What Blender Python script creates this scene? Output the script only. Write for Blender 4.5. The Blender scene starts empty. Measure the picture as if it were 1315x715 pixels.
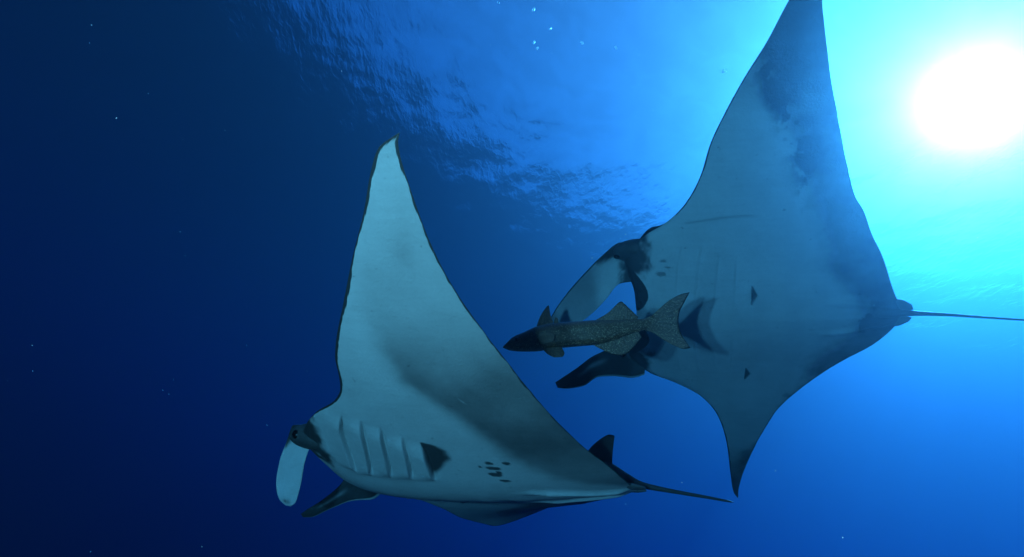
import bpy, bmesh, math, random
import numpy as np
from mathutils import Vector, Matrix

S = bpy.context.scene
C = S.collection
random.seed(4)
rng = np.random.default_rng(7)

# ------------------------------------------------------------------ camera
DEPTH = -10.0                                   # the lens
SURFACE = 10.0                                  # the sea surface: the diver is twenty metres down
cam = bpy.data.cameras.new('camera')
cam_o = bpy.data.objects.new('camera', cam); C.objects.link(cam_o)
ROT = Matrix(((0.91097, -0.41247, 0.0), (-0.21821, -0.48193, -0.8486), (0.35002, 0.77305, -0.52903)))
cam_o.matrix_world = Matrix.Translation((0, 0, DEPTH)) @ ROT.to_4x4()
cam.sensor_width = 36.0
cam.lens = 36.0 * 717 / 1315
cam.clip_start = 0.05
cam.clip_end = 5000
S.camera = cam_o

# ------------------------------------------------------------------ sky, sun
SUN = Vector((0.4659, 0.3837, 0.7973)).normalized()
w = bpy.data.worlds.new('World'); S.world = w; w.use_nodes = True
nt = w.node_tree
sky = nt.nodes.new('ShaderNodeTexSky'); sky.sky_type = 'NISHITA'; sky.sun_disc = False; sky.dust_density = 1.2
sky.sun_elevation = math.asin(SUN.z)
sky.sun_rotation = math.atan2(SUN.x, SUN.y)
nt.nodes['Background'].inputs['Strength'].default_value = 0.05
nt.links.new(sky.outputs[0], nt.nodes['Background'].inputs['Color'])

sl = bpy.data.lights.new('sun', 'SUN'); sl.energy = 5.0; sl.angle = math.radians(0.5); sl.color = (1, .96, .9)
so = bpy.data.objects.new('sun', sl); C.objects.link(so)
so.rotation_euler = SUN.to_track_quat('Z', 'Y').to_euler()

# the two strobes of the diver with the camera, on one arm left of the lens: they are what
# throws the fish's double shadow on to the manta's belly and head fin in the photograph
for k, loc in enumerate(((-1.093, -0.29, -10.479), (-1.718, -0.187, -10.645))):
    st = bpy.data.lights.new('diver_strobe', 'POINT'); st.energy = (71, 82)[k]; st.shadow_soft_size = 0.09
    st.color = (.27, .77, 1)
    sto = bpy.data.objects.new('diver_strobe', st); C.objects.link(sto)
    sto.location = loc

S.view_settings.view_transform = 'Standard'; S.view_settings.look = 'None'
S.view_settings.exposure = 1.85; S.view_settings.gamma = 1.0
S.view_settings.use_curve_mapping = False
S.render.engine = 'CYCLES'
S.cycles.use_denoising = True
S.cycles.max_bounces = 6; S.cycles.diffuse_bounces = 2; S.cycles.glossy_bounces = 3
S.cycles.transmission_bounces = 4; S.cycles.transparent_max_bounces = 12; S.cycles.volume_bounces = 0
S.cycles.sample_clamp_indirect = 4.0

# ------------------------------------------------------------------ helpers
def tag(o, label=None, cat=None, group=None, kind=None):
    if label: o['label'] = label
    if cat: o['category'] = cat
    if group: o['group'] = group
    if kind: o['kind'] = kind
    return o

def link_mesh(name, verts, faces, mat, parent=None, smooth=True):
    me = bpy.data.meshes.new(name)
    me.from_pydata([tuple(map(float, v)) for v in verts], [], faces)
    me.materials.append(mat)
    if smooth:
        me.polygons.foreach_set('use_smooth', [True] * len(me.polygons))
    me.update()
    o = bpy.data.objects.new(name, me); C.objects.link(o)
    if parent: o.parent = parent
    return o

def body_empty(name, O, f, r, u):
    """Empty whose local axes are forward, right, up of the animal."""
    o = bpy.data.objects.new(name, None); C.objects.link(o)
    F, Rr = Vector(f).normalized(), Vector(r)
    Rr = (Rr - F * Rr.dot(F)).normalized(); U = Rr.cross(F)
    # local x = forward, local y = left (= -right), local z = up
    m = Matrix.Identity(4)
    for i in range(3):
        m[i][0] = F[i]; m[i][1] = -Rr[i]; m[i][2] = U[i]; m[i][3] = O[i]
    o.matrix_world = m
    o.empty_display_size = .2
    return o

def pchip(xs, ys, x):
    xs = np.asarray(xs, float); ys = np.asarray(ys, float); x = np.asarray(x, float)
    h = np.diff(xs); d = np.diff(ys) / h
    m = np.zeros_like(ys)
    for i in range(1, len(xs) - 1):
        if d[i-1] * d[i] > 0:
            w1, w2 = 2*h[i] + h[i-1], h[i] + 2*h[i-1]
            m[i] = (w1 + w2) / (w1/d[i-1] + w2/d[i])
    m[0], m[-1] = d[0], d[-1]
    i = np.clip(np.searchsorted(xs, x) - 1, 0, len(xs) - 2)
    t = (x - xs[i]) / h[i]
    return ((2*t**3-3*t**2+1)*ys[i] + (t**3-2*t**2+t)*h[i]*m[i] + (-2*t**3+3*t**2)*ys[i+1] + (t**3-t**2)*h[i]*m[i+1])

_lat = rng.random((256, 256))
def vnoise(x, y):
    xi, yi = np.floor(x).astype(int), np.floor(y).astype(int)
    fx, fy = x - xi, y - yi
    fx, fy = fx*fx*(3-2*fx), fy*fy*(3-2*fy)
    a = _lat[xi % 256, yi % 256]; b = _lat[(xi+1) % 256, yi % 256]
    c = _lat[xi % 256, (yi+1) % 256]; d = _lat[(xi+1) % 256, (yi+1) % 256]
    return a*(1-fx)*(1-fy) + b*fx*(1-fy) + c*(1-fx)*fy + d*fx*fy
def fbm(x, y, sc, oct=4):
    v, a, n = 0, 1, 0
    for k in range(oct):
        v = v + a*vnoise(x*sc + 17.3*k, y*sc + 9.1*k); n += a; a *= .55; sc *= 2.1
    return v/n - .5
def sstep(a, b, x):
    t = np.clip((x-a)/(b-a), 0, 1); return t*t*(3-2*t)

# ------------------------------------------------------------------ materials
def new_mat(name):
    m = bpy.data.materials.new(name); m.use_nodes = True
    t = m.node_tree; t.nodes.clear()
    out = t.nodes.new('ShaderNodeOutputMaterial')
    return m, t, out
def N(t, typ, **kw):
    n = t.nodes.new(typ)
    for k, v in kw.items(): setattr(n, k, v)
    return n

def skin_material(name, dark, light):
    m, t, out = new_mat(name)
    b = N(t, 'ShaderNodeBsdfPrincipled'); t.links.new(b.outputs[0], out.inputs[0])
    at = N(t, 'ShaderNodeAttribute', attribute_name='pigment')
    tc = N(t, 'ShaderNodeTexCoord')
    n1 = N(t, 'ShaderNodeTexNoise'); n1.inputs['Scale'].default_value = 5.0; n1.inputs['Detail'].default_value = 6; n1.inputs['Roughness'].default_value = .65
    n2 = N(t, 'ShaderNodeTexNoise'); n2.inputs['Scale'].default_value = 60; n2.inputs['Detail'].default_value = 3
    for n in (n1, n2): t.links.new(tc.outputs['Object'], n.inputs['Vector'])
    # fine mottling of the pigment itself
    a1 = N(t, 'ShaderNodeMath', operation='MULTIPLY_ADD'); a1.inputs[1].default_value = .36; a1.inputs[2].default_value = -.18
    t.links.new(n1.outputs[0], a1.inputs[0])
    a2 = N(t, 'ShaderNodeMath', operation='MULTIPLY_ADD'); a2.inputs[1].default_value = .16
    t.links.new(n2.outputs[0], a2.inputs[0]); t.links.new(a1.outputs[0], a2.inputs[2])
    # faint streaks along the body and healed scratches
    ms = N(t, 'ShaderNodeMapping'); ms.inputs['Scale'].default_value = (2.2, 26, 5); t.links.new(tc.outputs['Object'], ms.inputs[0])
    n3 = N(t, 'ShaderNodeTexNoise'); n3.inputs['Scale'].default_value = 1.6; n3.inputs['Detail'].default_value = 5; t.links.new(ms.outputs[0], n3.inputs['Vector'])
    a3 = N(t, 'ShaderNodeMath', operation='MULTIPLY_ADD'); a3.inputs[1].default_value = .16; t.links.new(n3.outputs[0], a3.inputs[0]); t.links.new(a2.outputs[0], a3.inputs[2])
    n4 = N(t, 'ShaderNodeTexNoise'); n4.inputs['Scale'].default_value = 26; n4.inputs['Detail'].default_value = 2; t.links.new(tc.outputs['Object'], n4.inputs['Vector'])
    r4 = N(t, 'ShaderNodeMapRange'); r4.inputs[1].default_value = .70; r4.inputs[2].default_value = .78; r4.inputs[3].default_value = -.17; r4.inputs[4].default_value = -.55
    t.links.new(n4.outputs[0], r4.inputs[0])
    a4 = N(t, 'ShaderNodeMath', operation='ADD'); t.links.new(a3.outputs[0], a4.inputs[0]); t.links.new(r4.outputs[0], a4.inputs[1])
    sb = N(t, 'ShaderNodeMath', operation='MULTIPLY'); t.links.new(a4.outputs[0], sb.inputs[0]); t.links.new(at.outputs['Fac'], sb.inputs[1])
    ad = N(t, 'ShaderNodeMath', operation='ADD', use_clamp=True); t.links.new(at.outputs['Fac'], ad.inputs[0]); t.links.new(sb.outputs[0], ad.inputs[1])
    mx = N(t, 'ShaderNodeMix', data_type='RGBA'); mx.inputs[6].default_value = (*dark, 1); mx.inputs[7].default_value = (*light, 1)
    t.links.new(ad.outputs[0], mx.inputs[0]); t.links.new(mx.outputs[2], b.inputs['Base Color'])
    b.inputs['Roughness'].default_value = .55; b.inputs['Specular IOR Level'].default_value = .25
    bp = N(t, 'ShaderNodeBump'); bp.inputs['Strength'].default_value = .3; bp.inputs['Distance'].default_value = .01
    t.links.new(n2.outputs[0], bp.inputs['Height']); t.links.new(bp.outputs[0], b.inputs['Normal'])
    return m

SKIN = skin_material('manta_skin', (.010, .013, .016), (.66, .68, .66))

def simple_mat(name, col, rough=.4, spec=.5):
    m, t, out = new_mat(name)
    b = N(t, 'ShaderNodeBsdfPrincipled'); t.links.new(b.outputs[0], out.inputs[0])
    tc = N(t, 'ShaderNodeTexCoord'); n = N(t, 'ShaderNodeTexNoise'); n.inputs['Scale'].default_value = 25
    t.links.new(tc.outputs['Object'], n.inputs['Vector'])
    mx = N(t, 'ShaderNodeMix', data_type='RGBA')
    mx.inputs[6].default_value = (*[c*.75 for c in col], 1); mx.inputs[7].default_value = (*[min(1, c*1.25) for c in col], 1)
    t.links.new(n.outputs[0], mx.inputs[0]); t.links.new(mx.outputs[2], b.inputs['Base Color'])
    b.inputs['Roughness'].default_value = rough; b.inputs['Specular IOR Level'].default_value = spec
    return m
EYE = simple_mat('eye_black', (.006, .006, .007), .3, .3)

# ------------------------------------------------------------------ water surface
def build_surface():
    n = 600
    t = np.linspace(-1, 1, n)
    ax = 50*t + 900*np.sign(t)*np.abs(t)**7
    X, Y = np.meshgrid(ax + 4, ax + 8, indexing='ij')
    Z = np.zeros_like(X)
    fade = np.exp(-((X-4)**2 + (Y-8)**2)/(2*60**2))
    for k in range(60):                                   # a light wind sea
        L = 10 ** rng.uniform(-.25, .65)
        a = math.radians(205) + rng.normal(0, .55)
        A = .0019 * L ** .95 * rng.uniform(.5, 1.2)
        kx, ky = 2*math.pi/L*math.cos(a), 2*math.pi/L*math.sin(a)
        Z += A*np.cos(kx*X + ky*Y + rng.uniform(0, 6.28)) * fade
    V = np.stack([X, Y, Z + SURFACE], -1).reshape(-1, 3)
    idx = np.arange(n*n).reshape(n, n)
    Fc = np.stack([idx[:-1, :-1], idx[1:, :-1], idx[1:, 1:], idx[:-1, 1:]], -1).reshape(-1, 4)
    m, tr, out = new_mat('water_surface')
    tc = N(tr, 'ShaderNodeTexCoord')
    nz = N(tr, 'ShaderNodeTexNoise'); nz.inputs['Scale'].default_value = 4.2; nz.inputs['Detail'].default_value = 4; nz.inputs['Roughness'].default_value = .55
    mp = N(tr, 'ShaderNodeMapping'); mp.inputs['Rotation'].default_value = (0, 0, math.radians(25)); mp.inputs['Scale'].default_value = (1, .45, 1)
    tr.links.new(tc.outputs['Object'], mp.inputs[0]); tr.links.new(mp.outputs[0], nz.inputs['Vector'])
    bp = N(tr, 'ShaderNodeBump'); bp.inputs['Strength'].default_value = 1.0; bp.inputs['Distance'].default_value = .032
    tr.links.new(nz.outputs[0], bp.inputs['Height'])
    fr = N(tr, 'ShaderNodeFresnel'); fr.inputs['IOR'].default_value = 1.333; tr.links.new(bp.outputs[0], fr.inputs['Normal'])
    tp = N(tr, 'ShaderNodeBsdfTransparent'); gl = N(tr, 'ShaderNodeBsdfGlossy'); gl.inputs['Roughness'].default_value = .0
    tr.links.new(bp.outputs[0], gl.inputs['Normal'])
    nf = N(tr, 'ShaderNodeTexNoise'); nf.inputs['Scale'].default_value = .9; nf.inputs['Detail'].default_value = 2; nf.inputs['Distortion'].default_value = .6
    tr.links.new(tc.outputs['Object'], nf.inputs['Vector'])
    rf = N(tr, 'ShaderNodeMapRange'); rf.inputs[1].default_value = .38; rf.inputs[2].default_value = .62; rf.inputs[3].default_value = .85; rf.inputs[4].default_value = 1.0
    tr.links.new(nf.outputs[0], rf.inputs[0]); tr.links.new(rf.outputs[0], tp.inputs[0])     # noise in the transparent colour imitates waves gathering and spreading light
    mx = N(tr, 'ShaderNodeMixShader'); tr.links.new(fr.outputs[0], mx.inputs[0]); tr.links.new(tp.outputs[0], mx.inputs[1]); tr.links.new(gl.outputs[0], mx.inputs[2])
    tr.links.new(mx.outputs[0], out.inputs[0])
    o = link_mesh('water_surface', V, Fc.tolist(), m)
    tag(o, kind='structure')
build_surface()

# ------------------------------------------------------------------ the water itself
def build_water():
    x0, x1, y0, y1, z0, z1 = -600, 600, -600, 600, -400, SURFACE - .6
    V = [(x, y, z) for z in (z0, z1) for y in (y0, y1) for x in (x0, x1)]
    Fc = [(0, 2, 3, 1), (4, 5, 7, 6), (0, 1, 5, 4), (2, 6, 7, 3), (0, 4, 6, 2), (1, 3, 7, 5)]
    m, t, out = new_mat('sea_water')
    pv = N(t, 'ShaderNodeVolumePrincipled')
    pv.inputs['Density'].default_value = .1625
    pv.inputs['Density Attribute'].default_value = ''
    pv.inputs['Color'].default_value = (.0005, .014, .054, 1)
    pv.inputs['Absorption Color'].default_value = (.03, .50, .91, 1)
    pv.inputs['Anisotropy'].default_value = .8
    sc = N(t, 'ShaderNodeVolumeScatter')                  # narrow forward lobe of large particles
    sc.inputs['Color'].default_value = (1, .5, .5, 1); sc.inputs['Density'].default_value = .0085; sc.inputs['Anisotropy'].default_value = .965
    sd = N(t, 'ShaderNodeVolumeScatter'); sd.inputs['Color'].default_value = (.0, 1, .5, 1); sd.inputs['Density'].default_value = .0056; sd.inputs['Anisotropy'].default_value = .86
    a0 = N(t, 'ShaderNodeAddShader'); t.links.new(sc.outputs[0], a0.inputs[0]); t.links.new(sd.outputs[0], a0.inputs[1])
    ad = N(t, 'ShaderNodeAddShader'); t.links.new(pv.outputs[0], ad.inputs[0]); t.links.new(a0.outputs[0], ad.inputs[1])
    t.links.new(ad.outputs[0], out.inputs['Volume'])
    o = link_mesh('haze', V, Fc, m, smooth=False)
    tag(o, 'clear deep blue sea water filling the whole scene', 'water', kind='stuff')
build_water()

# ------------------------------------------------------------------ manta rays
class Shell:
    """collects the skins of one animal in one mesh with a pigment value per vertex"""
    def __init__(s): s.v, s.f, s.p, s.n = [], [], [], 0
    def grid(s, P, pig, wrap_u=False, flip=False):
        nu, nv = P.shape[:2]
        s.v.append(P.reshape(-1, 3)); s.p.append(pig.reshape(-1))
        idx = np.arange(nu*nv).reshape(nu, nv) + s.n
        if wrap_u: idx = np.vstack([idx, idx[:1]])
        q = np.stack([idx[:-1, :-1], idx[1:, :-1], idx[1:, 1:], idx[:-1, 1:]], -1).reshape(-1, 4)
        if flip: q = q[:, ::-1]
        s.f.append(q); s.n += nu*nv
    def cap(s, idx, flip=False):
        pass
    def build(s, name, mat, parent):
        V = np.concatenate(s.v); Q = np.concatenate(s.f); P = np.concatenate(s.p)
        V = V.copy(); V[:, 1] *= -1                       # tables use y = right; local y is left
        o = link_mesh(name, V, Q[:, ::-1].tolist(), mat, parent)
        a = o.data.attributes.new('pigment', 'FLOAT', 'POINT'); a.data.foreach_set('value', np.clip(P, 0, 1).astype(np.float32))
        bm = bmesh.new(); bm.from_mesh(o.data); bmesh.ops.remove_doubles(bm, verts=bm.verts, dist=2e-5)
        bm.to_mesh(o.data); bm.free()
        return o

def tube(sh, pts, rad, pig, n=14, flat=1.0):
    pts = np.array(pts, float); k = np.arange(len(pts)); kk = np.linspace(0, len(pts)-1, 40)
    c = np.stack([pchip(k, pts[:, i], kk) for i in range(3)], -1); r = pchip(k, rad, kk)
    r[-1] = .0005
    a = np.linspace(0, 2*math.pi, n, endpoint=False)
    P = np.zeros((n, len(kk), 3))
    P[..., 0] = c[None, :, 0]; P[..., 1] = c[None, :, 1] + np.cos(a)[:, None]*r[None]; P[..., 2] = c[None, :, 2] + np.sin(a)[:, None]*r[None]*flat
    sh.grid(P, np.full(P.shape[:2], pig), wrap_u=True)

def paddle(sh, rows, thick, paint, cup=.0, nr=60, nc=28):
    """a flat lobe lofted through edge pairs (A, B), rounded edges, real thickness"""
    A = np.array([r[0] for r in rows], float); B = np.array([r[1] for r in rows], float)
    k = np.arange(len(rows)); kk = np.linspace(0, len(rows)-1, nr)
    A = np.stack([pchip(k, A[:, i], kk) for i in range(3)], -1); B = np.stack([pchip(k, B[:, i], kk) for i in range(3)], -1)
    D = np.gradient((A+B)/2, axis=0); Wd = B-A
    Nn = np.cross(D, Wd); Nn /= np.linalg.norm(Nn, axis=1)[:, None] + 1e-9
    for i in range(1, nr):
        if Nn[i] @ Nn[i-1] < 0: Nn[i] *= -1
    wid = np.linalg.norm(Wd, axis=1)
    a = np.linspace(0, 2*math.pi, 2*nc, endpoint=False)
    u = .5 - .5*np.cos(a); h = np.sign(np.sin(a))*np.abs(np.sin(a))**.8
    tt = thick*np.minimum(1, wid/.1+.1)*(1 + .9*np.exp(-np.linspace(0, 6, nr)))
    tt[-1] *= .3
    P = A[None]*(1-u)[:, None, None] + B[None]*u[:, None, None] + Nn[None]*(h[:, None]*tt[None] + cup*wid[None]*(u*(1-u)*4)[:, None])[..., None]
    s = np.linspace(0, 1, nr)
    lat = (Nn*np.array([0, 1, 0])).sum(1)                  # lean of the normal to the right
    sideL = np.sign(h)[:, None]*np.sign(lat.sum())*np.ones(nr)[None]     # +1: face turned right
    sh.grid(P, paint(u[:, None]*np.ones_like(s)[None], s[None]*np.ones_like(u)[:, None], sideL), wrap_u=True)
    c = P[:, -1].mean(0)
    sh.grid(np.stack([P[:, -1], np.repeat(c[None], len(a), 0)], 1), np.full((len(a), 2), .3), wrap_u=True)

def fin(sh, outline, thick, to3, pig, nx=72, rays=0):
    """thin lens-section fin over an outline: outline = list of (base, edge) pairs in 2-D, to3 maps (a,b,t)->3-D"""
    base = np.array([o[0] for o in outline], float); edge = np.array([o[1] for o in outline], float)
    k = np.arange(len(outline)); kk = np.linspace(0, len(outline)-1, nx)
    base = np.stack([pchip(k, base[:, i], kk) for i in range(2)], -1); edge = np.stack([pchip(k, edge[:, i], kk) for i in range(2)], -1)
    v = np.linspace(0, 1, 14); ch = np.linspace(0, 1, nx)
    T = thick*np.sqrt(np.clip(ch*(1-ch)*4, 0, 1))[:, None]*(1-v)[None]**.7 + .0012*(1-v[None]**6)
    Q = base[:, None]*(1-v)[None, :, None] + edge[:, None]*v[None, :, None]
    if rays:                                              # darker and paler fin rays, slightly raised
        w_ = np.sin(ch*2*math.pi*rays)[:, None]*np.ones_like(v)[None]
        T = T + .0012*w_*(1-v)[None]; pig = pig*(1 + .5*w_)
    for sg in (1, -1):
        sh.grid(to3(Q[..., 0], Q[..., 1], sg*T), pig if isinstance(pig, np.ndarray) else np.full(Q.shape[:2], pig), flip=sg < 0)

def manta(name, place, LEl, TEl, LEr, TEr, flapL, flapR, belly_pig, gills, ceph, tail, dorsal, eyes, label, head_bump=None, lobe_base=(-.11, .45, .06, .21, .10, .09), gill_depth=1.0, flapRt=None, far_small=False):
    root = body_empty(name, **place)
    tag(root, label, 'manta ray', 'giant mantas swimming overhead')
    sh = Shell()
    tipL, tipR = LEl[-1][0], LEr[-1][0]
    # stations across the span, closer together over the body
    q = np.linspace(-1, 1, 420)
    y = np.where(q < 0, -tipL, tipR)*np.abs(q)**1.25
    ay = np.abs(y)
    def ev(tl, tr):
        L = pchip([p[0] for p in tl], [p[1] for p in tl], ay); R_ = pchip([p[0] for p in tr], [p[1] for p in tr], ay)
        return np.where(y < 0, L, R_)
    le, te = ev(LEl, LEr), ev(TEl, TEr)
    te = np.minimum(te, le - .002)
    edge_w = .022*fbm(y+3, y*0+2, 4, 4) * np.exp(-((ay-1.4)/.8)**2)
    te = te + edge_w*np.minimum(1, (le-te)/.5)
    chord = le - te
    zl = np.where(y < 0, flapL(ay), flapR(ay))             # height of the leading edge
    zt = np.where(y < 0, flapL(ay), (flapRt or flapR)(ay))   # and of the trailing edge
    tip = np.minimum(1, chord/.45)
    tb = (.150*np.exp(-(ay/.50)**2) + .050*np.exp(-(ay/1.0)**2) + .012)*tip
    td = (.170*np.exp(-(ay/.45)**2) + .060*np.exp(-(ay/1.0)**2) + .012)*tip
    blunt = np.exp(-(ay/.55)**4)
    def prof(s, b):
        a = .55 - .27*b; e = .95 - .1*b
        return s**a*(1-s)**e/((a/(a+e))**a*(e/(a+e))**e)
    for side, ns in ((-1, 430), (1, 110)):
        g = np.linspace(0, 1, ns); s = g**1.7*(1-g) + (1-(1-g)**1.3)*g
        s = np.clip(s, 0, 1)
        Sg, Yg = np.meshgrid(s, y, indexing='ij')
        X = le[None] - Sg*chord[None]
        # rounded head and wing sections
        T = (tb if side < 0 else td)[None]*prof(Sg, blunt[None])
        Z = zl[None]*(1-Sg) + zt[None]*Sg + side*T
        # ripple of the flexing wing
        Z += .018*np.sin(2.2*ay[None]+1.5*X)*sstep(.9, 1.8, ay[None])*tip[None]
        if side < 0:
            for gx in gills:                              # overlapping gill flaps: a real step at every slit
                gy = [p[0] for p in gx]; gxx = [p[1] for p in gx]
                for sg in (-1, 1):
                    yy = np.clip(Yg*sg, gy[0], gy[-1])
                    c = pchip(gy, gxx, yy); d = X - c
                    win = sstep(gy[0]-.03, gy[0]+.06, Yg*sg)*(1-sstep(gy[-1]-.10, gy[-1]+.03, Yg*sg))
                    Z -= gill_depth*.034*win*sstep(-.010, .006, d)*np.clip(1-d/.15, 0, 1)**1.4
                    Z += gill_depth*.018*win*np.exp(-((d+.012)/.010)**2)
            inner = np.array([[p[0][1], p[0][0]] for p in gills])
            xr = np.sort(inner[:, 0])
            wx = sstep(xr[0]-.1, xr[0]+.02, X)*(1-sstep(xr[-1]-.02, xr[-1]+.1, X))
            Z -= gill_depth*.007*wx*np.exp(-((np.abs(Yg)-inner[0, 1]+.02)/.035)**2)
            # pelvic ridges either side of the vent
            for sg in (-1, 1):
                yc = .05 + .09*sstep(-2.2, -1.6, X)
                Z -= .022*np.exp(-((Yg*sg-yc)/.028)**2)*sstep(te[len(y)//2]+.02, te[len(y)//2]+.15, X)*(1-sstep(-1.75, -1.45, X))
            # soft folds and the body's cross creases
            Z += .003*np.sin(X*26+2*Yg)*np.exp(-((X+1.3)/.5)**2)*np.exp(-(Yg/.6)**2)
            pig = belly_pig(X, Yg, le[None]-X, X-te[None])
        else:
            if head_bump is not None:
                bx, by, bh, bw = head_bump
                Z += bh*np.exp(-((X-bx)/bw)**2 - ((np.abs(Yg)-by)/(bw*.9))**2)
            pig = .05 + .04*fbm(X+5, Yg+5, 4)
            sp = sstep(.25, .45, np.abs(Yg))*(1-sstep(.9, 1.3, np.abs(Yg)))*sstep(-.85, -.7, X+.15*np.abs(Yg))*(1-sstep(-.55, -.42, X+.25*np.abs(Yg)+.2*fbm(X+3, Yg, 5)))
            pig = pig + .6*sp
        P = np.stack([X, Yg, Z], -1)
        sh.grid(P, pig, flip=side < 0)
    for rows, thick, paint, cup in ceph: paddle(sh, rows, thick, paint, cup)
    tube(sh, *tail, .06)
    for sg in (-1, 1):                                    # fleshy bases of the head lobes, with the eyes on them
        th, ph = np.meshgrid(np.linspace(0, math.pi, 26), np.linspace(0, 2*math.pi, 36, endpoint=False), indexing='xy')
        cx, cy, cz, rx, ry, rz = lobe_base
        if sg > 0 and far_small: rx, ry, rz = rx*.8, ry*.7, rz*.7
        P = np.stack([cx + rx*np.cos(th), sg*cy + ry*np.sin(th)*np.cos(ph), cz + rz*np.sin(th)*np.sin(ph)], -1)
        sh.grid(P, .06 + .25*np.clip(fbm(P[..., 0]+3, P[..., 2]+5, 9, 3), 0, 1), wrap_u=True)
    fin(sh, dorsal, .022, lambda a, b, t: np.stack([a, t, b], -1), .04)
    for sg in (-1, 1):                                    # small pelvic fins under the tail
        x0 = TEl[0][1]
        paddle(sh, [((x0+.42, .03*sg, .0), (x0+.42, .10*sg, .0)), ((x0+.2, .02*sg, -.015), (x0+.2, .13*sg, .0)), ((x0+.02, .02*sg, .0), (x0+.05, .12*sg, .01)), ((x0-.05, .035*sg, .005), (x0-.035, .075*sg, .01))],
               .014, lambda u, s, l: .18 + .0*u, 0)
    sh.build('body', SKIN, root)
    for e in eyes:
        bm = bmesh.new(); bmesh.ops.create_uvsphere(bm, u_segments=24, v_segments=16, radius=.032)
        for vv in bm.verts: vv.co.y *= .7
        me = bpy.data.meshes.new('eye'); bm.to_mesh(me); bm.free(); me.materials.append(EYE)
        me.polygons.foreach_set('use_smooth', [True]*len(me.polygons))
        o = bpy.data.objects.new('eye', me); C.objects.link(o); o.parent = root; o.location = (e[0], -e[1], e[2])
    return root

def dark_lobe(u, s, lat):
    p = .045 + .03*fbm(u*6, s*12, 3) + .34*np.exp(-((u-.38)/.10)**2)*sstep(.34, .46, s)*(1-sstep(.56, .72, s))  # lit streak and bright rim of the lobe are put into the pigment
    return np.where(u > .945, .62, p)

def lobe_paint(dark_side, streak=False, tipspot=False):
    def f(u, s, lat):
        white = .86 + .1*fbm(u*3, s*6, 2)
        inner = np.full_like(u, .05)
        if streak:
            inner = inner + .34*np.exp(-((u-.36)/.12)**2)*sstep(.30, .45, s)*(1-sstep(.55, .75, s))  # light streak painted on to the dark face
        p = np.where(lat*dark_side > 0, inner, white)
        edge = np.minimum(u, 1-u)
        p = np.where(lat*dark_side < 0, p*(1-.9*(u < .035)*(not tipspot)), p)
        if tipspot:
            p = p - np.where(lat*dark_side < 0, .75*np.exp(-((s-.86)/.06)**2-((u-.45)/.3)**2)*(.8+1.5*fbm(u*8, s*16, 3)), 0)
        root_dark = 1-sstep(.10, .22, s + .12*fbm(u*5, s*8, 3) - .22*(1-sstep(.0, .45, u)))
        return p*(1-root_dark) + .05*root_dark
    return f

# ---- the manta with the upright wing
LE1 = [(0, -.10), (.2, -.085), (.38, -.03), (.47, -.01), (.54, -.06), (.65, -.14), (.806, -.289), (.954, -.488), (1.068, -.576), (1.209, -.624), (1.311, -.648), (1.419, -.694), (1.7, -.854), (1.986, -1.021), (2.178, -1.142), (2.354, -1.239), (2.433, -1.299), (2.478, -1.398)]
TE1 = [(0, -2.28), (.079, -2.25), (.355, -2.148), (.687, -1.965), (1.019, -1.806), (1.302, -1.687), (1.444, -1.62), (1.575, -1.558), (1.774, -1.479), (1.934, -1.432), (2.129, -1.402), (2.274, -1.388), (2.388, -1.380), (2.44, -1.384), (2.478, -1.402)]
def flap1L(a): return .2*a**1.6
def flap1R(a): return pchip([0, .4, .7, 1.0, 1.42, 1.7, 1.986, 2.178, 2.354, 2.48], [0, -.02, -.07, -.15, -.205, -.21, -.09, .05, .13, .18], a)
def flap1Rt(a): return pchip([0, .687, 1.02, 1.3, 1.77, 2.1, 2.48], [0, 0, .005, .03, .06, .11, .18], a)

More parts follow.
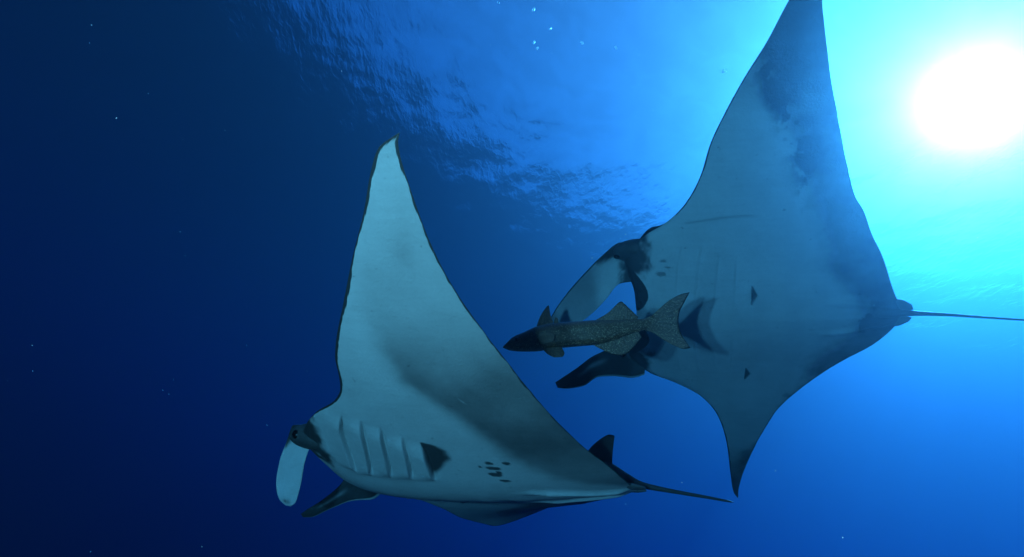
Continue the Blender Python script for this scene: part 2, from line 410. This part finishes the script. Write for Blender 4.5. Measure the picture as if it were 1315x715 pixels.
def pig1(X, Y, dle, dte):
    n1, n2 = fbm(X+9, Y+4, 3), fbm(X+2, Y+7, 14, 3)
    p = .80 + .12*n1
    aY = np.abs(Y)
    # charcoal band along the trailing half
    bx = np.array([-2.3, -1.76, -1.60, -1.5, -1.42, -1.27, -1.12, -1.0, -.95, -.95])
    by = np.array([.06, .30, .41, .55, .68, .90, 1.05, 1.2, 1.4, 1.7])
    bound = np.interp(aY, by, bx)
    d = bound - X + .10*n1 + .05*n2
    band = sstep(-.06, .14, d)*(1-.75*sstep(1.05, 1.75, aY))
    p = p - .62*band*(.85 + .8*n1)
    # dark eye patch and head corner
    hd = sstep(.33, .40, aY + .18*n2 + .10*n1)*sstep(-.27, -.19, X + .12*n2)
    p = p*(1-hd) + .05*hd
    # black flash behind the last gill slit
    for sg in (-1, 1):
        yy = Y*sg
        wbl = np.interp(yy, [.33, .37, .45, .53, .60, .65, .68], [0, .02, .10, .165, .16, .10, 0])*(1 + .25*n2)
        bl = (1-sstep(-.982, -.970, X))*(1-sstep(-.03, .025, -(X+.975) - wbl))*(wbl > .001)
        p = p*(1-.92*bl)
    # belly spots
    if True:
        for (sy, sx, rx, ry) in ((-.454, -1.317, .010, .010), (-.49, -1.385, .028, .016), (-.497, -1.492, .030, .018), (-.442, -1.407, .045, .018), (-.374, -1.395, .045, .022), (-.309, -1.451, .038, .014), (-.40, -1.43, .02, .014)):
            e = ((X-sx + .35*(Y-sy))/rx)**2 + ((Y-sy)/ry)**2 + 1.6*n2
            p = p*(1-.88*(1-sstep(.6, 1.2, e)))
        e = ((Y-.47)/.16)**2 + ((X+.98+.1*(Y-.47))/.022)**2
        p = p*(1-.85*(1-sstep(.6, 1.2, e)))
    # pale scratch on the wing
    ln = np.exp(-((X + 1.30 - .9*(aY-1.12))/.006)**2)*(Y < 0)*sstep(1.04, 1.07, aY)*(1-sstep(1.17, 1.2, aY))
    p = p + .35*ln*sstep(-.1, .1, n2)
    # pale rims of the pelvic ridges
    yc = .05 + .09*sstep(-2.2, -1.6, X)
    p = p + .35*np.exp(-((aY-yc)/.02)**2)*(X < -1.7)
    # dark back colour wrapping round the edges
    wle = .014*np.clip(1+1.3*n2+1.6*n1, .3, 2.2)*sstep(.7, .95, aY)
    p = np.where(dle < wle, .04, p)
    p = np.where(dte < .008*np.clip(1+3*n2, .2, 3), .05, p)
    p = p - .15*np.exp(-((aY-2.0)/.1)**2-((X+1.28)/.05)**2)*(.5+2*n2)
    return p

gl1 = [[(.344, -.403), (.548, -.419), (.705, -.440), (.839, -.480)], [(.326, -.52), (.583, -.568), (.817, -.61)], [(.328, -.666), (.56, -.70), (.766, -.731)], [(.327, -.815), (.519, -.841), (.703, -.859)], [(.327, -.975), (.477, -.976), (.63, -.971)]]
c1L = [((.02, -.46, .10), (-.12, -.33, .03)), ((.099, -.452, .122), (-.094, -.339, .023)), ((.141, -.406, .015), (-.03, -.351, .009)), ((.188, -.349, -.112), (.012, -.31, -.088)), ((.21, -.279, -.25), (.042, -.233, -.241)), ((.19, -.224, -.339), (.078, -.18, -.357)), ((.142, -.186, -.38), (.11, -.176, -.381))]
c1R = [((.0, .50, .06), (-.15, .66, -.14)), ((.115, .542, .027), (-.055, .712, -.188)), ((.193, .563, -.117), (.096, .652, -.225)), ((.339, .575, -.261), (.256, .626, -.307)), ((.428, .565, -.333), (.402, .606, -.393)), ((.484, .564, -.382), (.465, .58, -.403))]
manta('manta_ray', dict(O=(-.686, 4.564, -9.288), f=(-.8849, .4224, -.1961), r=(.3996, .905, .1461), u=(-.2392, -.0509, .9696)),
      LE1, TE1, LE1, TE1, flap1L, flap1R, pig1, gl1,
      [(c1L, .020, lobe_paint(1, tipspot=True), .16), (c1R, .016, dark_lobe, .05)],
      ([(-1.75, .0, .09), (-2.05, .02, .10), (-2.20, .05, .065), (-2.30, .064, .042), (-2.478, .081, .027), (-2.70, .11, .016), (-2.886, .155, .008)], [.11, .07, .042, .022, .014, .010, .006]),
      [((-1.84, .06), (-1.86, .08)), ((-1.92, .06), (-1.96, .26)), ((-2.0, .05), (-2.07, .345)), ((-2.07, .05), (-2.108, .335)), ((-2.12, .05), (-2.09, .19))],
      [(.0, -.522, .05), (.0, .522, .05)],
      'manta ray with one wing raised upright and spots by its open gill slits', flapRt=flap1Rt)

# ---- the manta the fish escorts
LE2l = [(0, -.10), (.2, -.085), (.38, -.03), (.47, -.01), (.56, -.06), (.687, -.19), (.793, -.36), (.949, -.51), (1.164, -.62), (1.39, -.685), (1.609, -.786), (1.848, -.916), (2.063, -1.052), (2.318, -1.186), (2.46, -1.275), (2.55, -1.39)]
TE2l = [(0, -2.14), (.125, -2.067), (.218, -2.026), (.468, -1.932), (.668, -1.833), (.85, -1.757), (.948, -1.699), (1.285, -1.602), (1.561, -1.535), (1.804, -1.481), (2.083, -1.429), (2.291, -1.395), (2.45, -1.39), (2.55, -1.40)]
LE2r = [(0, -.10), (.2, -.085), (.38, -.03), (.47, -.01), (.56, -.06), (.687, -.19), (.793, -.42), (.955, -.66), (1.197, -.81), (1.556, -.901), (2.019, -.959), (2.33, -1.005), (2.42, -1.045)]
TE2r = [(0, -2.14), (.169, -2.056), (.301, -1.955), (.459, -1.773), (.608, -1.627), (.793, -1.477), (1.07, -1.306), (1.398, -1.202), (1.723, -1.127), (2.079, -1.066), (2.3, -1.05), (2.42, -1.055)]
def flap2(a): return .065*a**1.7

def pig2(X, Y, dle, dte):
    n1, n2 = fbm(X+1, Y+21, 3), fbm(X+12, Y+3, 13, 3)
    p = .80 + .12*n1
    aY = np.abs(Y)
    by = np.array([0, .18, .40, .74, 1.09, 1.44, 1.77, 2.0, 2.3])
    bx = np.array([-1.80, -1.70, -1.50, -1.42, -1.34, -1.22, -1.06, -.95, -.8])
    d = np.interp(aY, by, bx) - X + .16*n1 + .06*n2
    band = sstep(-.07, .14, d)
    p = p - band*(.74 + .7*n1)
    blot = sstep(.02, .09, n1 + .4*n2)*np.exp(-((d-.04)/.09)**2)
    p = p - .45*blot*np.where(Y > 0, 1-sstep(.7, 1.1, aY), 1)
    tip = sstep(1.55, 2.2, aY + .25*n1)
    p = p*(1-.86*tip)
    hd = sstep(.30, .40, aY + .22*n2 + .12*n1)*sstep(-.26, -.16, X + .16*n2)
    p = p*(1-hd) + .05*hd
    for (sy, sx, rx, ry) in ((-.50, -.33, .06, .012), (-.45, -.37, .05, .01), (-.40, -.33, .05, .02)):
        e = ((X-sx)/rx)**2 + ((Y-sy)/ry)**2 + 3*n2
        p = p*(1-.6*(1-sstep(.3, 1.3, e)))
    # dark lining of the open mouth
    mo = (np.abs(Y) < .45)*(dle < .13*np.clip(1-((aY-.25)/.22)**2, 0, 1))
    p = np.where(mo, .03, p)
    # last gill slits, black behind
    for sg, yc in ((-1, .23), (1, .60)):
        yy = Y*sg
        g = (X < -1.005)*(1-sstep(.035, .06, -(X+1.005) + .9*np.abs(yy-yc)**1.0*.6))*(np.abs(yy-yc) < .075)
        p = p*(1-.93*g)
    # old crease on the wing
    ln = np.exp(-((aY-.81-.03*np.sin(X*5))/.010)**2)*(Y < 0)*sstep(-1.08, -.95, X)*(1-sstep(-.55, -.45, X))
    p = p*(1-.35*ln)
    p = np.where((dle < .012*(1+.9*n2)) & (aY > .85), .05, p)
    p = np.where(dte < .008*(1+.8*n2), .06, p)
    return p

gl2 = [[(.20, -.42), (.45, -.44), (.66, -.48)], [(.18, -.57), (.45, -.60), (.64, -.63)], [(.17, -.72), (.42, -.74), (.60, -.76)], [(.165, -.87), (.38, -.88), (.52, -.885)], [(.155, -1.005), (.23, -1.005), (.31, -1.0)]]
c2L = [((-.095, -.60, .10), (-.095, -.30, -.05)), ((.025, -.597, .108), (.031, -.279, -.049)), ((.191, -.504, .008), (.146, -.173, -.139)), ((.3, -.416, -.072), (.243, -.09, -.211)), ((.454, -.274, -.192), (.339, -.03, -.272)), ((.557, -.155, -.284), (.422, .007, -.318)), ((.608, -.078, -.339), (.505, .02, -.353))]
c2R = [((-.15, .47, .09), (-.15, .68, -.02)), ((-.039, .464, .077), (-.046, .70, -.048)), ((.148, .44, .027), (.127, .671, -.079)), ((.308, .477, -.045), (.266, .659, -.12)), ((.461, .562, -.137), (.405, .719, -.195)), ((.586, .623, -.209), (.53, .722, -.238)), ((.648, .654, -.245), (.628, .703, -.261))]
manta('manta_ray', dict(O=(1.028, 4.113, -7.24), f=(-.8726, .4529, -.1832), r=(.4855, .7618, -.429), u=(.0547, .4632, .8845)),
      LE2l, TE2l, LE2r, TE2r, flap2, flap2, pig2, gl2,
      [(c2L, .020, lobe_paint(1), .10), (c2R, .016, dark_lobe, .05)],
      ([(-1.75, 0, .03), (-2.0, -.02, -.01), (-2.14, -.021, -.03), (-2.35, -.01, -.02), (-2.583, .009, -.013), (-2.965, .036, -.015), (-3.4, .08, -.02)], [.08, .05, .024, .014, .010, .007, .004]),
      [((-1.80, .06), (-1.82, .08)), ((-1.86, .06), (-1.90, .2)), ((-1.93, .05), (-1.98, .27)), ((-1.99, .05), (-2.02, .26)), ((-2.04, .05), (-2.01, .15))],
      [(.05, -.50, .03), (.05, .50, .03)],
      'large manta ray overhead with a brown fish beneath its head', head_bump=(-.25, .66, .16, .09), far_small=True, lobe_base=(-.15, .53, .065, .24, .11, .09), gill_depth=.09)

# ------------------------------------------------------------------ the fish
def fish_material():
    m, t, out = new_mat('fish_scales')
    b = N(t, 'ShaderNodeBsdfPrincipled'); t.links.new(b.outputs[0], out.inputs[0])
    tc = N(t, 'ShaderNodeTexCoord')
    mp = N(t, 'ShaderNodeMapping'); mp.inputs['Scale'].default_value = (1, .6, 1.25)
    t.links.new(tc.outputs['Object'], mp.inputs[0])
    vo = N(t, 'ShaderNodeTexVoronoi'); vo.inputs['Scale'].default_value = 210; t.links.new(mp.outputs[0], vo.inputs['Vector'])
    no = N(t, 'ShaderNodeTexNoise'); no.inputs['Scale'].default_value = 7; no.inputs['Detail'].default_value = 5; t.links.new(tc.outputs['Object'], no.inputs['Vector'])
    at = N(t, 'ShaderNodeAttribute', attribute_name='pigment')
    sx = N(t, 'ShaderNodeSeparateColor'); t.links.new(vo.outputs['Color'], sx.inputs[0])
    rp = N(t, 'ShaderNodeValToRGB'); e = rp.color_ramp.elements
    e[0].position, e[0].color = .25, (.085, .036, .013, 1); e[1].position, e[1].color = 1, (.62, .44, .26, 1)  # speckled scale tones; the brightest ones paint in glints
    k = e.new(.8); k.color = (.15, .068, .028, 1)
    t.links.new(sx.outputs[0], rp.inputs[0])
    dk = N(t, 'ShaderNodeMix', data_type='RGBA'); dk.inputs[6].default_value = (.21, .125, .085, 1)  # head and back tone, lightened to offset the wing's shadow on the head
    fac = N(t, 'ShaderNodeMath', operation='MULTIPLY', use_clamp=True); f2 = N(t, 'ShaderNodeMath', operation='MULTIPLY'); f2.inputs[1].default_value = 2.0
    t.links.new(no.outputs[0], f2.inputs[0]); t.links.new(f2.outputs[0], fac.inputs[0]); t.links.new(at.outputs['Fac'], fac.inputs[1])
    t.links.new(fac.outputs[0], dk.inputs[0]); t.links.new(rp.outputs[0], dk.inputs[7])
    t.links.new(dk.outputs[2], b.inputs['Base Color'])
    b.inputs['Roughness'].default_value = .38; b.inputs['Specular IOR Level'].default_value = .6
    bp = N(t, 'ShaderNodeBump'); bp.inputs['Strength'].default_value = .5; bp.inputs['Distance'].default_value = .004
    t.links.new(vo.outputs['Distance'], bp.inputs['Height']); t.links.new(bp.outputs[0], b.inputs['Normal'])
    return m
FISH = fish_material()

def build_fish():
    root = body_empty('fish', (.697, 3.407, -7.999), (-.8737, .3504, -.3374), (.1563, .8591, .4874), (-.4606, -.3731, .8054))
    tag(root, 'long brown scaly fish with forked tail under the large manta ray', 'fish')
    top = np.array([(.667, -.062), (.583, .006), (.497, .037), (.41, .070), (.298, .084), (.131, .088), (-.006, .088), (-.142, .082), (-.277, .078), (-.347, .074), (-.41, .06)])[::-1]
    bot = np.array([(.667, -.070), (.617, -.093), (.522, -.106), (.422, -.110), (.31, -.098), (.143, -.091), (.006, -.086), (-.131, -.060), (-.269, -.019), (-.346, 0.0), (-.41, .02)])[::-1]
    n = 150
    g = np.linspace(0, 1, n); x = -.41 + 1.077*(1-(1-g)**1.6)
    zt, zb = pchip(top[:, 0], top[:, 1], x), pchip(bot[:, 0], bot[:, 1], x)
    h = (zt-zb)/2; c = (zt+zb)/2
    wd = h*np.interp(x, [-.41, -.3, 0, .3, .5, .667], [.22, .5, .78, .86, .9, 1.0])
    a = np.linspace(0, 2*math.pi, 40, endpoint=False)
    sh = Shell()
    ca = np.sign(np.cos(a))*np.abs(np.cos(a))**.9; sa = np.sin(a)
    P = np.stack([np.repeat(x[None], 40, 0), ca[:, None]*wd[None], c[None] + sa[:, None]*h[None]], -1)
    # gill cover edge and mouth line as relief
    gc = np.exp(-((x[None]-.405-.05*sa[:, None]**2)/.008)**2)
    P[..., 1] *= 1 - .10*gc
    ml = np.exp(-((P[..., 2]-(c[None]-.25*h[None]))/.005)**2)*sstep(.52, .56, x)[None]
    P[..., 1] *= 1 - .12*ml
    pig = np.repeat((1-.55*sstep(.22, .55, x))[None], 40, 0)
    pig = pig*(1-.55*sstep(.3, .9, sa)[:, None]) + .35*(sa[:, None] < -.45)*sstep(.4, .5, x)[None]
    sh.grid(P, pig, wrap_u=True)
    flat = lambda a_, b_, t_: np.stack([a_, t_, b_], -1)
    # dorsal and anal fins
    fin(sh, [((.02, .075), (-.01, .09)), ((-.05, .07), (-.092, .132)), ((-.12, .07), (-.178, .203)), ((-.17, .07), (-.195, .207)), ((-.23, .065), (-.248, .154)), ((-.28, .065), (-.305, .089))], .010, flat, .55, rays=12)
    fin(sh, [((.04, -.07), (.020, -.088)), ((-.0, -.07), (-.045, -.128)), ((-.07, -.055), (-.124, -.162)), ((-.12, -.045), (-.177, -.168)), ((-.18, -.03), (-.233, -.138)), ((-.24, -.015), (-.28, -.092)), ((-.29, .0), (-.315, -.051))], .010, flat, .95, rays=13)
    # forked tail, slightly bent
    bend = lambda a_, b_, t_: np.stack([a_, t_ - .16*np.clip(-a_-.4, 0, 1)**1.2, b_], -1)
    fin(sh, [((-.33, .06), (-.345, .076)), ((-.35, .06), (-.403, .102)), ((-.36, .06), (-.46, .148)), ((-.37, .058), (-.539, .203)), ((-.375, .057), (-.611, .233)), ((-.38, .055), (-.662, .240)), ((-.383, .053), (-.622, .175)),
             ((-.386, .05), (-.583, .102)), ((-.388, .045), (-.572, .037)), ((-.387, .04), (-.582, -.039)), ((-.385, .035), (-.608, -.094)), ((-.38, .03), (-.632, -.140)), ((-.375, .026), (-.593, -.147)), ((-.37, .023), (-.532, -.122)), ((-.36, .02), (-.452, -.069)), ((-.35, .018), (-.392, -.023)), ((-.33, .015), (-.346, -.002))], .012, bend, .75, nx=120, rays=20)
    # paired fins spread from the flanks
    up = lambda a_, b_, t_: np.stack([a_, .03 + .55*np.clip(b_-.06, 0, 1) + t_, b_], -1)
    dn = lambda a_, b_, t_: np.stack([a_, -.03 + .6*np.clip(b_+.08, -1, 0) + t_, b_], -1)
    fin(sh, [((.41, .05), (.416, .078)), ((.39, .05), (.396, .129)), ((.36, .05), (.364, .183)), ((.34, .05), (.328, .222)), ((.325, .05), (.316, .152)), ((.31, .05), (.297, .095))], .008, up, .5, rays=8)
    fin(sh, [((.385, -.08), (.376, -.10)), ((.35, -.08), (.34, -.135)), ((.32, -.08), (.291, -.156)), ((.295, -.08), (.247, -.156)), ((.275, -.08), (.227, -.132)), ((.26, -.08), (.243, -.091))], .008, dn, .5, rays=8)
    # folded pectoral on the near flank and the small stub behind the raised fin
    near = lambda a_, b_, t_: np.stack([a_, -.092 - .05*np.clip(.40-a_, 0, 1) + t_, b_], -1)
    fin(sh, [((.40, .0), (.40, .012)), ((.40, -.01), (.33, .02)), ((.40, -.02), (.28, -.005)), ((.40, -.03), (.30, -.045)), ((.40, -.045), (.37, -.06))], .006, near, .25)
    fin(sh, [((.295, .07), (.292, .085)), ((.28, .07), (.275, .125)), ((.265, .07), (.262, .118)), ((.255, .07), (.255, .085))], .008, flat, .15)
    # Shell flips y: tables here already use y = right
    sh.build('body', FISH, root)
    for sg in (-1, 1):
        bm = bmesh.new(); bmesh.ops.create_uvsphere(bm, u_segments=20, v_segments=12, radius=.014)
        me = bpy.data.meshes.new('eye'); bm.to_mesh(me); bm.free(); me.materials.append(EYE)
        me.polygons.foreach_set('use_smooth', [True]*len(me.polygons))
        o = bpy.data.objects.new('eye', me); C.objects.link(o); o.parent = root; o.location = (.558, .050*sg, -.016)
build_fish()

# ------------------------------------------------------------------ small things in the water
def speck_material():
    m, t, out = new_mat('bubble_film')
    a = N(t, 'ShaderNodeBsdfTranslucent'); a.inputs[0].default_value = (.85, .95, .95, 1)
    g = N(t, 'ShaderNodeBsdfGlossy'); g.inputs[0].default_value = (1, 1, 1, 1); g.inputs['Roughness'].default_value = .4
    x = N(t, 'ShaderNodeMixShader'); x.inputs[0].default_value = .5
    t.links.new(a.outputs[0], x.inputs[1]); t.links.new(g.outputs[0], x.inputs[2])
    tp = N(t, 'ShaderNodeBsdfTransparent'); y = N(t, 'ShaderNodeMixShader'); y.inputs[0].default_value = .45
    t.links.new(x.outputs[0], y.inputs[1]); t.links.new(tp.outputs[0], y.inputs[2]); t.links.new(y.outputs[0], out.inputs[0])
    return m
SPECK = speck_material()
def bubbles():
    P = [(-1.357, 3.694, -4.584), (-.983, 3.648, -4.51), (-.732, 3.705, -4.601), (-.83, 3.816, -4.779), (-.772, 3.841, -4.819), (-.362, 3.708, -4.607), (-.006, 3.652, -4.517), (1.15, 3.521, -4.307), (1.173, 3.516, -4.298)]
    base = None
    for i, p in enumerate(P):
        bm = bmesh.new(); bmesh.ops.create_icosphere(bm, subdivisions=3, radius=1)
        for v in bm.verts:                                # wobbling, flattened cap of a rising bubble
            v.co.x *= .011*(1 + .25*math.sin(3*v.co.z+i)); v.co.y *= .008
            v.co.z *= .024 if i % 4 else .018
            v.co.x += .006*math.sin(v.co.z*90+i)
        me = bpy.data.meshes.new('air_bubble'); bm.to_mesh(me); bm.free(); me.materials.append(SPECK)
        me.polygons.foreach_set('use_smooth', [True]*len(me.polygons))
        o = bpy.data.objects.new('air_bubble', me); C.objects.link(o); o.location = p
        o.rotation_euler = (rng.uniform(-.3, .3), rng.uniform(-.5, .5), rng.uniform(0, 3)); s = rng.uniform(1.0, 1.6); o.scale = (s, s, s)
        tag(o, 'tiny pale glinting air bubble drifting below the rippled water surface', 'bubble', 'small bubbles near the surface')
bubbles()

def marine_snow():
    V, Fc = [], []
    T = [(1, 1, 1), (1, -1, -1), (-1, 1, -1), (-1, -1, 1)]
    fw = -Vector((ROT[0][2], ROT[1][2], ROT[2][2])); rt = Vector((ROT[0][0], ROT[1][0], ROT[2][0])); up = Vector((ROT[0][1], ROT[1][1], ROT[2][1]))
    for i in range(2200):
        c = Vector((random.uniform(-7, 7), random.uniform(-3, 7), random.uniform(-14, -5)))
        if (c - Vector((0, 0, DEPTH))).length < 1.1: continue
        s = random.uniform(.0007, .0019)
        k = len(V)
        for q in T: V.append((c.x + q[0]*s*random.uniform(.5, 1.3), c.y + q[1]*s*random.uniform(.5, 1.3), c.z + q[2]*s*random.uniform(.5, 1.3)))
        Fc += [(k, k+1, k+2), (k, k+3, k+1), (k, k+2, k+3), (k+1, k+3, k+2)]
    o = link_mesh('marine_snow', V, Fc, simple_mat('plankton', (.7, .72, .68), .6, .2), smooth=False)
    tag(o, 'scattered drifting plankton specks in the water', 'plankton', kind='stuff')
marine_snow()
